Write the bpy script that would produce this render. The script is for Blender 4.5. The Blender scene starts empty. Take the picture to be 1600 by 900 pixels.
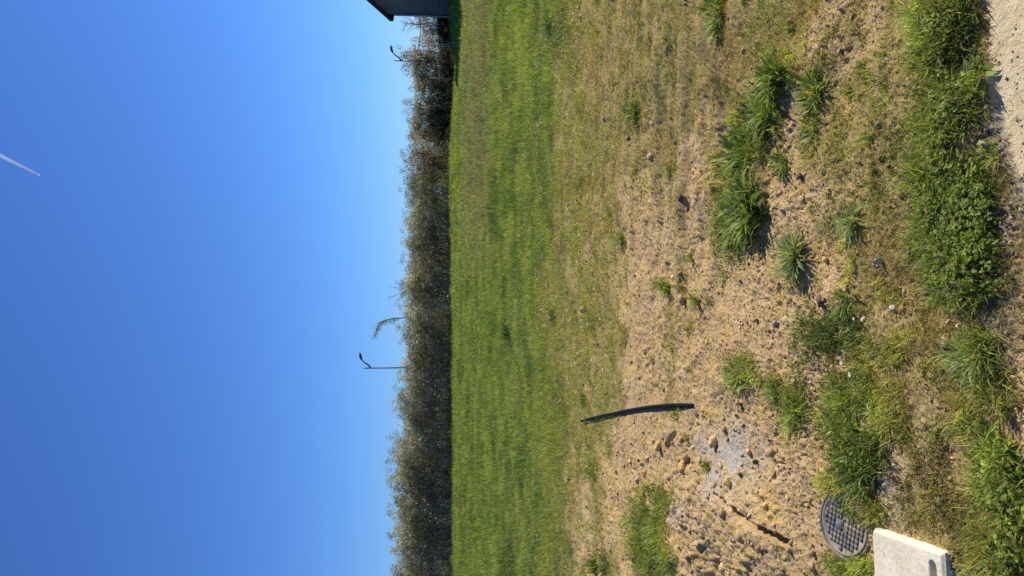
import bpy, math, random
import numpy as np
from mathutils import Vector, Matrix
R = math.radians
rng = np.random.default_rng(7)
random.seed(7)
S = bpy.context.scene
C = S.collection

# ------------------------------------------------------------------ camera
CAM_H, PITCH, F = 1.5, R(5.44), 1155.0
cd = bpy.data.cameras.new('camera'); cam = bpy.data.objects.new('camera', cd); C.objects.link(cam)
cd.sensor_width = 36; cd.lens = 36*F/1600; cd.clip_start = .05; cd.clip_end = 40000
cp, sp = math.cos(PITCH), math.sin(PITCH)
FW = np.array([0, cp, -sp]); UP = np.array([0, sp, cp]); RT = np.array([1., 0, 0])
m = Matrix.Identity(4)                       # the phone was held on its side: picture left = up
for i in range(3):
    m[i][0] = -UP[i]; m[i][1] = RT[i]; m[i][2] = -FW[i]
m[2][3] = CAM_H
cam.matrix_world = m
S.camera = cam

# ------------------------------------------------------------------ light
SUN_EL, SUN_AZ = R(39), R(61)                # azimuth from +Y towards +X
w = bpy.data.worlds.new('World'); S.world = w; w.use_nodes = True
nt = w.node_tree; bg = nt.nodes['Background']
sky = nt.nodes.new('ShaderNodeTexSky'); sky.sky_type = 'NISHITA'; sky.sun_disc = False
sky.sun_elevation = SUN_EL; sky.sun_rotation = SUN_AZ
sky.altitude = 300; sky.air_density = 1.0; sky.dust_density = 0.1; sky.ozone_density = 4.0
tint = nt.nodes.new('ShaderNodeMix'); tint.data_type = 'RGBA'; tint.blend_type = 'MULTIPLY'; tint.inputs[0].default_value = 1
tint.inputs[7].default_value = (.43, .68, 1.12, 1)     # clear spring sky, deep blue
nt.links.new(sky.outputs[0], tint.inputs[6]); nt.links.new(tint.outputs[2], bg.inputs[0]); bg.inputs[1].default_value = 0.10
sl = bpy.data.lights.new('sun', 'SUN'); so = bpy.data.objects.new('sun', sl); C.objects.link(so)
sl.energy = 4.8; sl.angle = R(.5); sl.color = (1, .94, .84)
sd = Vector((math.sin(SUN_AZ)*math.cos(SUN_EL), math.cos(SUN_AZ)*math.cos(SUN_EL), math.sin(SUN_EL)))
so.rotation_euler = sd.to_track_quat('Z', 'Y').to_euler()
so.location = (20, 20, 30)
S.view_settings.view_transform = 'Standard'; S.view_settings.look = 'None'
S.view_settings.exposure = 0.3; S.view_settings.gamma = 1

# ------------------------------------------------------------------ numeric helpers
def ss(a, b, x):
    t = np.clip((np.asarray(x, float)-a)/(b-a), 0, 1); return t*t*(3-2*t)
def _h(ix, iy, s):
    n = (ix.astype(np.int64)*374761393 + iy.astype(np.int64)*668265263 + s*1442695041) & 0x7fffffff
    n = ((n ^ (n >> 13))*1274126177) & 0x7fffffff
    return ((n ^ (n >> 16)) & 0xffff)/65535.0
def vn(x, y, s=0):
    x = np.asarray(x, float); y = np.asarray(y, float)
    ix = np.floor(x); iy = np.floor(y); fx = x-ix; fy = y-iy
    fx = fx*fx*(3-2*fx); fy = fy*fy*(3-2*fy)
    a = _h(ix, iy, s); b = _h(ix+1, iy, s); c = _h(ix, iy+1, s); d = _h(ix+1, iy+1, s)
    return (a*(1-fx)+b*fx)*(1-fy)+(c*(1-fx)+d*fx)*fy
def fbm(x, y, s=0, o=4, g=.5):
    t = 0; a = 1; n = 0
    for k in range(o):
        t = t+a*vn(x*2**k+k*17.3, y*2**k-k*9.1, s+k); n += a; a *= g
    return t/n

def project(x, y, z):
    """world -> pixel of the 1600x900 photograph"""
    x = np.asarray(x, float); y = np.asarray(y, float); z = np.asarray(z, float)-CAM_H
    d = y*cp-z*sp; u = y*sp+z*cp
    d = np.where(d < .05, .05, d)
    return 800-F*u/d, 450-F*x/d

CX = [-60, -15, 0, 5, 8, 11, 13, 15.6, 25, 60]; CZ = [0, 0, .03, .16, .1, -.13, .08, .42, .7, .7]
def base(x, y):
    x = np.asarray(x, float); y = np.asarray(y, float)
    z = .0257*(np.sqrt((y-3)**2+1)+(y-3))/2
    z = np.where(y > 40.5, .0257*37.5, z)
    z = z+np.interp(x, CX, CZ)*ss(18, 36, y)
    z = z-1.7*ss(41, 54, y)*ss(-40, 10, x)-.8*ss(41, 70, y)
    z = z+.10*(fbm(x*.13, y*.13, 3, 3)-.5)*ss(9, 20, y)
    return z
def ground_pt(X, Y):
    """pixel -> point on the ground"""
    X = np.atleast_1d(np.asarray(X, float)); Y = np.atleast_1d(np.asarray(Y, float))
    d = FW[None]+RT[None]*((450-Y)/F)[:, None]-UP[None]*((X-800)/F)[:, None]
    t = np.full(len(X), 1.5)
    lo = np.full(len(X), .5); hi = np.full(len(X), 60.)
    for _ in range(34):
        t = (lo+hi)/2
        z = CAM_H+t*d[:, 2]-base(t*d[:, 0], t*d[:, 1])
        lo = np.where(z > 0, t, lo); hi = np.where(z > 0, hi, t)
    return t*d[:, 0], t*d[:, 1]
def gp(X, Y):
    a, b = ground_pt(X, Y); return float(a[0]), float(b[0])

def blob(X, Y, cx, cy, rx, ry, soft=.5):
    r = np.sqrt(((X-cx)/rx)**2+((Y-cy)/ry)**2)
    return 1-ss(1-soft, 1+soft, r)
def path_edge(Y):      # photograph column where the pale path starts, by row
    return np.interp(Y, [-400, 0, 100, 200, 300, 420, 560, 900], [1515, 1533, 1541, 1562, 1592, 1640, 1720, 1900])
def path_mask(X, Y, x, y):
    e = path_edge(Y)+14*(fbm(x*9, y*9, 50, 3)-.5)
    return ss(-5, 7, X-e)
def masks(x, y, z):
    X, Y = project(x, y, z)
    X = np.clip(X, 600, 1750); Y = np.clip(Y, -500, 1400)
    n1 = fbm(x*1.3, y*1.3, 11, 4); n2 = fbm(x*5, y*5, 12, 3)
    pm = path_mask(X, Y, x, y)
    e = np.interp(Y, [-300, 0, 200, 450, 600, 700, 900, 1200], [866, 880, 868, 868, 892, 878, 884, 884])
    lawn = 1-ss(-34, 26, X-e+90*(n1-.5)+40*(n2-.5))
    far = 1-ss(870, 1080, X+120*(n1-.5)+40*(n2-.5))
    q = np.interp(Y, [-200, 0, 260, 330, 600, 680, 900, 1200], [.66, .66, .60, .46, .44, .26, .22, .35])
    q = q+.36*far*(1-.2*ss(640, 700, Y))
    q = q+.05*ss(1230, 1330, X)
    q = q+.2*blob(X, Y, 1480, 790, 90, 130)-.5*blob(X, Y, 1120, 800, 120, 120)-.3*blob(X, Y, 1190, 640, 60, 60)
    q = q-.3*blob(X, Y, 1330, 60, 60, 90)-.2*blob(X, Y, 1000, 450, 60, 200)
    olive = ss(.46, .62, .58*n1+.42*n2+(q-.45)*.85)
    olive = olive*(1-pm)*(1-lawn)
    gray = blob(X, Y, 1138, 722, 50, 50, .8)*ss(.40, .62, .5*n2+.5*fbm(x*28, y*28, 13, 3)+.06)+.3*blob(X, Y, 1075, 800, 22, 20, .7)+.35*blob(X, Y, 1395, 770, 30, 60, .8)
    mulch = blob(X, Y, 1565, 330, 38, 330, .5)*(1-pm)
    return X, Y, pm, lawn, olive, np.clip(gray, 0, 1), mulch

HOSE = [gp(*q) for q in ((1079, 634), (1035, 634), (985, 640.5), (935, 651), (909, 657.5))]
def detail(x, y, zb):
    """clods, furrows, the spoil mound and its crack"""
    X, Y, pm, lawn, olive, gray, mulch = masks(x, y, zb)
    near = 1-ss(9, 16, y)
    mound = blob(X, Y, 1130, 850, 110, 100, .6)
    rough = (1-.85*pm)*(1-.5*lawn)*(1-.6*gray)
    big = fbm(x*4.2, y*4.2, 21, 3)-.5
    c = fbm(x*16, y*16, 22, 3); clod = np.abs(c-.5)*2
    fine = fbm(x*60, y*60, 23, 2)-.5
    rm = ss(.40, .66, fbm(x*1.9, y*1.9, 24, 3))
    z = big*.06*rough+(clod-.3)*(.006+.013*rm+.008*mound)*rough*(1-.4*olive)+fine*.010*(1-.8*pm)
    crumbs = np.clip(fbm(x*38+.8*vn(x*9, y*9, 3), y*38, 29, 2)-.55, 0, 1)
    z = z+crumbs*.10*rough*(.06+.30*rm+.40*mound)+.022*mound*np.clip(fbm(x*13, y*13, 37, 2)-.5, 0, 1)*2
    z = z+np.clip(fbm(x*85, y*85, 33, 2)-.5, 0, 1)*.022*rough
    crk = np.abs(fbm(x*5.5, y*5.5, 34, 4)-.5)
    z = z-.014*(1-ss(.004, .014, crk))*rough*ss(.5, .6, fbm(x*1.2, y*1.2, 35, 2))
    # wheel furrows, right of the middle, running across
    fur = np.sin((y+.10*x+.05*np.sin(x*3))*2*np.pi/.26)
    z = z+fur*.018*blob(X, Y, 1070, 230, 110, 190, .6)*(1-pm)
    z = z+.055*(fbm(x*2.6, y*13, 36, 3)-.5)*(1-ss(330, 480, Y))*ss(880, 960, X)*(1-ss(1230, 1330, X))*(1-pm)
    z = z+.085*mound
    # crack from (1150,790) to (1240,845)
    def cut(a, b, wd, dp):
        (x0, y0), (x1, y1) = gp(*a), gp(*b)
        dx, dy = x1-x0, y1-y0; L2 = dx*dx+dy*dy
        t = np.clip(((x-x0)*dx+(y-y0)*dy)/L2, 0, 1)
        d = np.hypot(x-x0-t*dx, y-y0-t*dy)+.018*(fbm(x*22, y*22, 31, 2)-.5)
        return -dp*(1-ss(wd*.4, wd, d))
    z = z+cut((1135, 772), (1178, 800), .018, .035)+cut((1172, 800), (1245, 848), .022, .06)
    z = z+cut((1042, 700), (1055, 680), .03, .04)
    z = z-.055*blob(X, Y, 1135, 890, 14, 26, .8)
    near_hose = np.nonzero(((np.abs(X-995) < 130) & (np.abs(Y-643) < 60)).ravel())[0]
    if len(near_hose):                                            # the soil is pressed flat under the hose
        xs, ys = np.ravel(x)[near_hose], np.ravel(y)[near_hose]; dm = np.full(len(xs), 9.)
        for (x0, y0), (x1, y1) in zip(HOSE[:-1], HOSE[1:]):
            dx, dy = x1-x0, y1-y0; t = np.clip(((xs-x0)*dx+(ys-y0)*dy)/(dx*dx+dy*dy), 0, 1); dm = np.minimum(dm, np.hypot(xs-x0-t*dx, ys-y0-t*dy))
        z = np.array(z).ravel(); z[near_hose] *= .25+.75*ss(.03, .12, dm); z = z.reshape(np.shape(X))
    return z*near-.012*pm*near
def ground_z(x, y):
    zb = base(x, y); return zb+detail(np.asarray(x, float), np.asarray(y, float), zb)
def gz(x, y): return float(ground_z(np.array([x]), np.array([y]))[0])

# ------------------------------------------------------------------ mesh helpers
def tag(o, label=None, cat=None, group=None, kind=None):
    if label: o['label'] = label
    if cat: o['category'] = cat
    if group: o['group'] = group
    if kind: o['kind'] = kind
    return o
def mesh_np(name, V, quads=None, tris=None, mat=None, parent=None, col=None, smooth=False, attrs=None):
    me = bpy.data.meshes.new(name)
    V = np.asarray(V, np.float32); me.vertices.add(len(V)); me.vertices.foreach_set('co', V.ravel())
    idx = []; st = []; n = 0
    if quads is not None and len(quads):
        q = np.asarray(quads, np.int32); idx.append(q.ravel()); st.append(np.arange(len(q))*4+n); n += q.size
    if tris is not None and len(tris):
        t = np.asarray(tris, np.int32); idx.append(t.ravel()); st.append(np.arange(len(t))*3+n); n += t.size
    idx = np.concatenate(idx); st = np.concatenate(st).astype(np.int32)
    me.loops.add(len(idx)); me.loops.foreach_set('vertex_index', idx)
    me.polygons.add(len(st)); me.polygons.foreach_set('loop_start', st)
    me.update(calc_edges=True)
    if col is not None:
        a = me.attributes.new('col', 'FLOAT_COLOR', 'POINT')
        c4 = np.ones((len(V), 4), np.float32); c4[:, :3] = col; a.data.foreach_set('color', c4.ravel())
    for k, v in (attrs or {}).items():
        a = me.attributes.new(k, 'FLOAT', 'POINT'); a.data.foreach_set('value', np.asarray(v, np.float32))
    if smooth: me.polygons.foreach_set('use_smooth', np.ones(len(st), bool))
    me.validate()
    if mat: me.materials.append(mat)
    o = bpy.data.objects.new(name, me); C.objects.link(o)
    if parent: o.parent = parent
    return o
def empty(name, loc, rz=0):
    o = bpy.data.objects.new(name, None); C.objects.link(o); o.location = loc; o.rotation_euler = (0, 0, rz); o.empty_display_size = .1
    return o

class Acc:
    """collects vertices, quads, tris, colours for one mesh"""
    def __init__(s): s.V = []; s.Q = []; s.T = []; s.K = []; s.n = 0
    def add(s, V, Q=None, T=None, K=None):
        V = np.asarray(V, float).reshape(-1, 3)
        s.V.append(V)
        if Q is not None: s.Q.append(np.asarray(Q).reshape(-1, 4)+s.n)
        if T is not None: s.T.append(np.asarray(T).reshape(-1, 3)+s.n)
        s.K.append(np.broadcast_to(np.asarray(K if K is not None else (.5, .5, .5), float), (len(V), 3)))
        s.n += len(V); return s
    def build(s, name, mat, parent=None, smooth=False):
        return mesh_np(name, np.concatenate(s.V), np.concatenate(s.Q) if s.Q else None, np.concatenate(s.T) if s.T else None,
                       mat, parent, np.concatenate(s.K), smooth)

def ribbons(acc, P, az, L, W, el, droop, prof, col, twist=0.3, tipcol=None, tpow=1.2):
    """curved tapering leaves; prof = relative widths at equally spaced sections"""
    N = len(P); K = len(prof)
    f = lambda a: np.broadcast_to(np.asarray(a, float), (N,)).copy()
    az, L, W, el, droop = f(az), f(L), f(W), f(el), f(droop)
    D = np.stack([np.cos(az), np.sin(az)], 1)
    tw = az+np.pi/2+rng.normal(0, twist, N)
    Sx = np.stack([np.cos(tw), np.sin(tw), rng.normal(0, .25, N)], 1)
    p = np.array(P, float); out = np.zeros((N, K, 2, 3))
    for k in range(K):
        half = (W*prof[k]/2)[:, None]*Sx
        out[:, k, 0] = p-half; out[:, k, 1] = p+half
        t = (k+.5)/(K-1); e = el-droop*t**tpow; st = L/(K-1)
        p = p+np.concatenate([D*(np.cos(e)*st)[:, None], (np.sin(e)*st)[:, None]], 1)
    i = np.arange(N)[:, None]*K*2+np.arange(K-1)[None]*2
    Q = np.stack([i, i+1, i+3, i+2], -1).reshape(-1, 4)
    col = np.broadcast_to(np.asarray(col, float), (N, 3))
    kk = np.linspace(0, 1, K)[None, :, None, None]
    tc = col if tipcol is None else np.broadcast_to(np.asarray(tipcol, float), (N, 3))
    cc = np.broadcast_to(col[:, None, None]*(1-kk)+tc[:, None, None]*kk, (N, K, 2, 3))
    acc.add(out, Q, None, cc.reshape(-1, 3))
def tube(acc, pts, rad, n=6, col=(.2, .2, .2), cap=True):
    pts = np.asarray(pts, float); K = len(pts); rad = np.broadcast_to(np.asarray(rad, float), (K,))
    tg = np.gradient(pts, axis=0); tg /= np.linalg.norm(tg, axis=1)[:, None]+1e-9
    ref = np.array([0, 0, 1.]) if abs(tg[0][2]) < .8 else np.array([1., 0, 0])
    a = np.cross(tg, ref); a /= np.linalg.norm(a, axis=1)[:, None]; b = np.cross(tg, a)
    th = np.arange(n)*2*np.pi/n
    V = pts[:, None]+rad[:, None, None]*(np.cos(th)[None, :, None]*a[:, None]+np.sin(th)[None, :, None]*b[:, None])
    i = np.arange(K-1)[:, None]*n; j = np.arange(n)[None]; j2 = (j+1) % n
    Q = np.stack([i+j, i+j2, i+n+j2, i+n+j], -1).reshape(-1, 4)
    V = V.reshape(-1, 3); T = []
    if cap:
        V = np.concatenate([V, pts[[0, -1]]])
        for k in range(n):
            T += [[K*n, (k+1) % n, k], [K*n+1, (K-1)*n+k, (K-1)*n+(k+1) % n]]
    acc.add(V, Q, np.array(T) if T else None, col)
def box(acc, c, s, rz=0, col=(.5, .5, .5), taper=0):
    x, y, z = [v/2 for v in s]; V = []
    for k, sg in ((-1, 1.), (1, 1-taper)):
        for a, b in ((-1, -1), (1, -1), (1, 1), (-1, 1)): V.append((a*x*sg, b*y*sg, k*z))
    V = np.array(V); cz, sz = math.cos(rz), math.sin(rz)
    V = np.stack([V[:, 0]*cz-V[:, 1]*sz, V[:, 0]*sz+V[:, 1]*cz, V[:, 2]], 1)+np.array(c)
    acc.add(V, [[3, 2, 1, 0], [4, 5, 6, 7], [0, 1, 5, 4], [1, 2, 6, 5], [2, 3, 7, 6], [3, 0, 4, 7]], None, col)

# ------------------------------------------------------------------ materials
def mat(name):
    mt = bpy.data.materials.new(name); mt.use_nodes = True
    n = mt.node_tree; return mt, n, n.nodes['Principled BSDF']
def N_(n, t, **k):
    d = n.nodes.new(t)
    for a, v in k.items(): setattr(d, a, v)
    return d
def mixc(n, fac, a, b, mode='MIX'):
    d = N_(n, 'ShaderNodeMix', data_type='RGBA', blend_type=mode)
    for s, v in ((0, fac), (6, a), (7, b)):
        if hasattr(v, 'is_linked'): n.links.new(v, d.inputs[s])
        else: d.inputs[s].default_value = v if s == 0 else (*v, 1) if len(v) == 3 else v
    return d.outputs[2]
def noise(n, sc, det=4, rough=.6, co=None):
    d = N_(n, 'ShaderNodeTexNoise'); d.inputs['Scale'].default_value = sc; d.inputs['Detail'].default_value = det; d.inputs['Roughness'].default_value = rough
    if co is not None: n.links.new(co, d.inputs['Vector'])
    return d.outputs['Fac']
def ramp(n, v, a, b, c0=(0, 0, 0), c1=(1, 1, 1)):
    d = N_(n, 'ShaderNodeValToRGB'); d.color_ramp.elements[0].position = a; d.color_ramp.elements[1].position = b
    d.color_ramp.elements[0].color = (*c0, 1); d.color_ramp.elements[1].color = (*c1, 1)
    n.links.new(v, d.inputs[0]); return d.outputs[0]
def bump(n, h, st, dist, bsdf, prev=None):
    d = N_(n, 'ShaderNodeBump'); d.inputs['Strength'].default_value = st; d.inputs['Distance'].default_value = dist
    n.links.new(h, d.inputs['Height'])
    if prev is not None: n.links.new(prev, d.inputs['Normal'])
    n.links.new(d.outputs[0], bsdf.inputs['Normal']); return d.outputs[0]

def plant_mat(name, trans=.35, rough=.5, spec=.3, vary=.25):
    mt, n, b = mat(name)
    at = N_(n, 'ShaderNodeAttribute', attribute_name='col')
    tc = N_(n, 'ShaderNodeTexCoord')
    v = noise(n, 14, 2, .6, tc.outputs['Object'])
    c = mixc(n, vary, at.outputs['Color'], ramp(n, v, .3, .7, (.25, .25, .25), (1.6, 1.5, 1.3)), 'MULTIPLY')
    n.links.new(c, b.inputs['Base Color']); b.inputs['Roughness'].default_value = rough; b.inputs['Specular IOR Level'].default_value = spec
    t = N_(n, 'ShaderNodeBsdfTranslucent'); g = mixc(n, 1, c, (1.3, 1.25, .75), 'MULTIPLY'); n.links.new(g, t.inputs['Color'])
    mx = N_(n, 'ShaderNodeMixShader'); mx.inputs[0].default_value = trans
    n.links.new(b.outputs[0], mx.inputs[1]); n.links.new(t.outputs[0], mx.inputs[2])
    n.links.new(mx.outputs[0], n.nodes['Material Output'].inputs[0])
    return mt
M_grass = plant_mat('grass blades', .42, .6, .22)
M_weed = plant_mat('weed leaves', .38, .55, .22)
M_moss = plant_mat('moss', .3, .8, .1)
M_leaf = plant_mat('tree leaves', .5, .5, .4, .3)
def col_mat(name, rough=.85, spec=.2, bs=60, bst=.3, bd=.005):
    mt, n, b = mat(name); at = N_(n, 'ShaderNodeAttribute', attribute_name='col'); tc = N_(n, 'ShaderNodeTexCoord')
    v = noise(n, bs, 5, .65, tc.outputs['Object'])
    c = mixc(n, .6, at.outputs['Color'], ramp(n, v, .3, .7, (.6, .6, .6), (1.25, 1.22, 1.15)), 'MULTIPLY')
    n.links.new(c, b.inputs['Base Color']); b.inputs['Roughness'].default_value = rough; b.inputs['Specular IOR Level'].default_value = spec
    bump(n, v, bst, bd, b); return mt
M_stone = col_mat('stone', .9, .2, 45, .6, .006)
M_bark = col_mat('bark', .9, .1, 20, .4, .01)
M_grit = col_mat('grit', .95, .1, 90, .2, .002)
M_metal = col_mat('painted metal', .5, .4, 30, .05, .002)
M_poly = col_mat('black polyethylene', .55, .06, 60, .2, .001)

def ground_mat():
    mt, n, b = mat('soil and grass ground')
    tc = N_(n, 'ShaderNodeTexCoord').outputs['Object']
    A = lambda k: N_(n, 'ShaderNodeAttribute', attribute_name=k).outputs['Fac']
    big = noise(n, 1.1, 5, .6, tc); mid = noise(n, 9, 6, .7, tc); fine = noise(n, 75, 4, .75, tc); vf = noise(n, 260, 2, .7, tc)
    c = mixc(n, ramp(n, big, .35, .65), (.43, .29, .135), (.56, .39, .175))
    c = mixc(n, ramp(n, mid, .38, .66), c, (.62, .455, .24))
    c = mixc(n, ramp(n, noise(n, 5, 4, .6, tc), .52, .62), c, (.58, .40, .15))
    c = mixc(n, .75, c, ramp(n, fine, .3, .72, (.50, .46, .42), (1.4, 1.38, 1.3)), 'MULTIPLY')
    c = mixc(n, .5, c, ramp(n, vf, .3, .7, (.5, .5, .5), (1.4, 1.4, 1.4)), 'MULTIPLY')
    ol = mixc(n, ramp(n, fine, .35, .65), (.22, .17, .055), (.32, .27, .075))
    c = mixc(n, mixc(n, 1, A('olive'), (.62, .62, .62), 'MULTIPLY'), c, ol)
    gr = mixc(n, ramp(n, fine, .35, .65), (.30, .27, .23), (.54, .50, .43))
    c = mixc(n, A('gray'), c, gr)
    mu = mixc(n, ramp(n, fine, .38, .62), (.07, .05, .04), (.42, .34, .26))
    mm = N_(n, 'ShaderNodeMath', operation='MULTIPLY'); n.links.new(A('mulch'), mm.inputs[0]); mm.inputs[1].default_value = .85
    c = mixc(n, mm.outputs[0], c, mu)
    la = mixc(n, ramp(n, mid, .35, .65), (.085, .10, .03), (.15, .14, .05))
    c = mixc(n, A('lawn'), c, la)
    pa = mixc(n, ramp(n, noise(n, 22, 5, .7, tc), .35, .65), (.58, .46, .26), (.72, .59, .36))
    sk = noise(n, 34, 3, .6, tc); pa = mixc(n, ramp(n, sk, .62, .67), pa, (.10, .075, .06))
    pa = mixc(n, .5, pa, ramp(n, vf, .3, .7, (.6, .6, .6), (1.3, 1.3, 1.3)), 'MULTIPLY')
    c = mixc(n, A('path'), c, pa)
    n.links.new(c, b.inputs['Base Color']); b.inputs['Roughness'].default_value = .95; b.inputs['Specular IOR Level'].default_value = .12
    p = bump(n, fine, .8, .012, b); bump(n, vf, .6, .004, b, p)
    return mt
M_ground = ground_mat()

# ------------------------------------------------------------------ ground: one sheet to the horizon
def build_ground():
    a = R(30)
    th = np.concatenate([np.linspace(-np.pi, -a, 60)[:-1], np.linspace(-a, a, 640), np.linspace(a, np.pi, 60)[1:-1]])
    r = np.concatenate([[.25, .6, .95], np.exp(np.arange(math.log(1.3), math.log(11), .0033)), np.exp(np.linspace(math.log(11.1), math.log(60), 110)), np.exp(np.linspace(math.log(64), math.log(6000), 36))])
    TH, RR = np.meshgrid(th, r)
    x = (RR*np.sin(TH)).ravel(); y = (RR*np.cos(TH)).ravel()
    zb = base(x, y); yy = np.where(y < .6, .6, y)
    z = zb+detail(x, yy, zb)*(y > .6)
    X, Y, pm, lawn, olive, gray, mulch = masks(x, yy, zb)
    n, k = len(r), len(th)
    i = np.arange(n-1)[:, None]*k; j = np.arange(k)[None]; j2 = (j+1) % k
    Q = np.stack([i+j, i+k+j, i+k+j2, i+j2], -1).reshape(-1, 4)
    V = np.stack([x, y, z], 1)
    V = np.concatenate([V, [[0, 0, float(z[0])]]]); e = lambda q: np.concatenate([q, [0]])
    T = np.stack([np.full(k, len(V)-1), np.arange(k), (np.arange(k)+1) % k], 1)
    g = mesh_np('ground', V, Q, T, M_ground, smooth=True, attrs=dict(path=e(pm), lawn=e(lawn), olive=e(olive), gray=e(gray), mulch=e(mulch)))
    g['kind'] = 'structure'
build_ground()

# ------------------------------------------------------------------ scatter sampling on the ground
def sample(N, r0, r1, half=34, pw=0.):
    u = rng.random(N); r = r0*(r1/r0)**u if pw == 0 else (r0**pw+(r1**pw-r0**pw)*u)**(1/pw)
    t = rng.uniform(-R(half), R(half), N)
    return r*np.sin(t), r*np.cos(t)
def place(x, y):
    return np.stack([x, y, ground_z(x, y)], 1)
def jit(c, N, s=.15, hs=.06):
    c = np.asarray(c, float); k = 1+rng.normal(0, s, (N, 1))
    return np.clip(c*k*(1+rng.normal(0, hs, (N, 3))), .004, .9)
def cmix(a, b, t): return np.asarray(a)[None]*(1-t[:, None])+np.asarray(b)[None]*t[:, None]

# lawn / meadow
def lawn():
    acc = Acc()
    x, y = sample(400000, 5.6, 42, 33)
    z = base(x, y); X, Y, pm, lw, ol, gr, mu = masks(x, y, z)
    fade = .65*(1-ss(870, 1030, X))*ss(.42, .60, fbm(x*3, y*3, 66, 3)); k = rng.random(len(x)) < np.maximum(lw, fade); x, y, X, Y, z = x[k], y[k], X[k], Y[k], z[k]
    keep = (y < 41.5); x, y, X, Y, z = x[keep], y[keep], X[keep], Y[keep], z[keep]
    N = len(x); d = np.hypot(x, y)
    n = fbm(x*.55, y*.55, 61, 4); n2 = fbm(x*2.6, y*2.6, 62, 3); n3 = fbm(x*.18, y*.5, 63, 3)
    c = cmix((.135, .22, .035), (.30, .365, .06), ss(.35, .65, n2))
    c = c*(1-.28*ss(.56, .70, n))[:, None]*(1-.3*ss(.55, .68, fbm(x*1.7, y*1.7, 68, 3)))[:, None]
    tan = ss(820, 865, X)[:, None]*ss(.45, .6, n)[:, None]; c = c*(1-tan)+np.array((.31, .34, .065))*tan
    seed = (ss(718, 735, X)*(1-ss(750, 790, X))*(1-ss(300, 480, Y)))*(rng.random(N) < .55)
    c = c*(1-seed[:, None])+np.array((.27, .215, .13))*seed[:, None]
    dry = rng.random(N) < .05; c[dry] = (.38, .34, .16)
    c = np.clip(c*(1+rng.normal(0, .22, (N, 1))), .005, .8)
    P = np.stack([x, y, z+detail(x, y, z)-.005], 1)
    L = (.055+.075*rng.random(N))*(.6+.8*n)*np.interp(d, [5.6, 8, 10, 16, 42], [.35, .6, .85, 1.15, 1.4])*(1+.8*ss(.6, .75, fbm(x*1.1, y*1.1, 67, 3)))
    W = np.interp(d, [6, 12, 25, 42], [.004, .007, .015, .026])
    ribbons(acc, P, rng.uniform(0, 2*np.pi, N), L, W, rng.normal(R(74), R(12), N), rng.uniform(.2, 1.4, N), [1, .8, .12], c, 1.2, c*1.25)
    o = acc.build('lawn_grass', M_grass); tag(o, 'long bright green meadow grass between the bare soil and the hedge', 'grass', kind='stuff')
lawn()

# thin olive moss and short grass over the bare soil
def moss():
    acc = Acc()
    x, y = sample(620000, 1.5, 12, 32)
    z = base(x, y); X, Y, pm, lw, ol, gr, mu = masks(x, y, z)
    n = fbm(x*8, y*8, 71, 3)
    k = rng.random(len(x)) < np.clip(ol*(.25+.95*ss(.4, .65, n))+.4*lw, .02, 1)*(1-pm)*(1-.8*gr)
    x, y, X, Y = x[k], y[k], X[k], Y[k]; N = len(x); d = np.hypot(x, y)
    P = place(x, y); P[:, 2] -= .002
    n = fbm(x*2.2, y*2.2, 72, 3)
    c = cmix((.34, .28, .065), (.25, .30, .05), ss(.4, .62, n+.15*(1-ss(880, 1000, X)))); c = c*(1+.5*ss(.5, .7, fbm(x*6, y*6, 73, 2)))[:, None]
    t = rng.random(N); c[t < .22] = (.33, .24, .10); c[t > .93] = (.42, .36, .2)
    c = np.clip(c*(1+rng.normal(0, .2, (N, 1))), .01, .8)
    L = (.008+.020*rng.random(N)**1.5)*np.interp(d, [1.5, 4, 7, 12], [1., 1.35, 2.1, 2.8])
    W = np.interp(d, [1.5, 4, 12], [.0018, .003, .007])
    ribbons(acc, P, rng.uniform(0, 2*np.pi, N), L, W, rng.normal(R(50), R(22), N), rng.uniform(0, 1.2, N), [1, .8, .1], c, 1.5)
    o = acc.build('moss', M_moss); tag(o, 'thin olive moss and short dry grass creeping over the bare soil', 'moss', kind='stuff')
moss()

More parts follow.
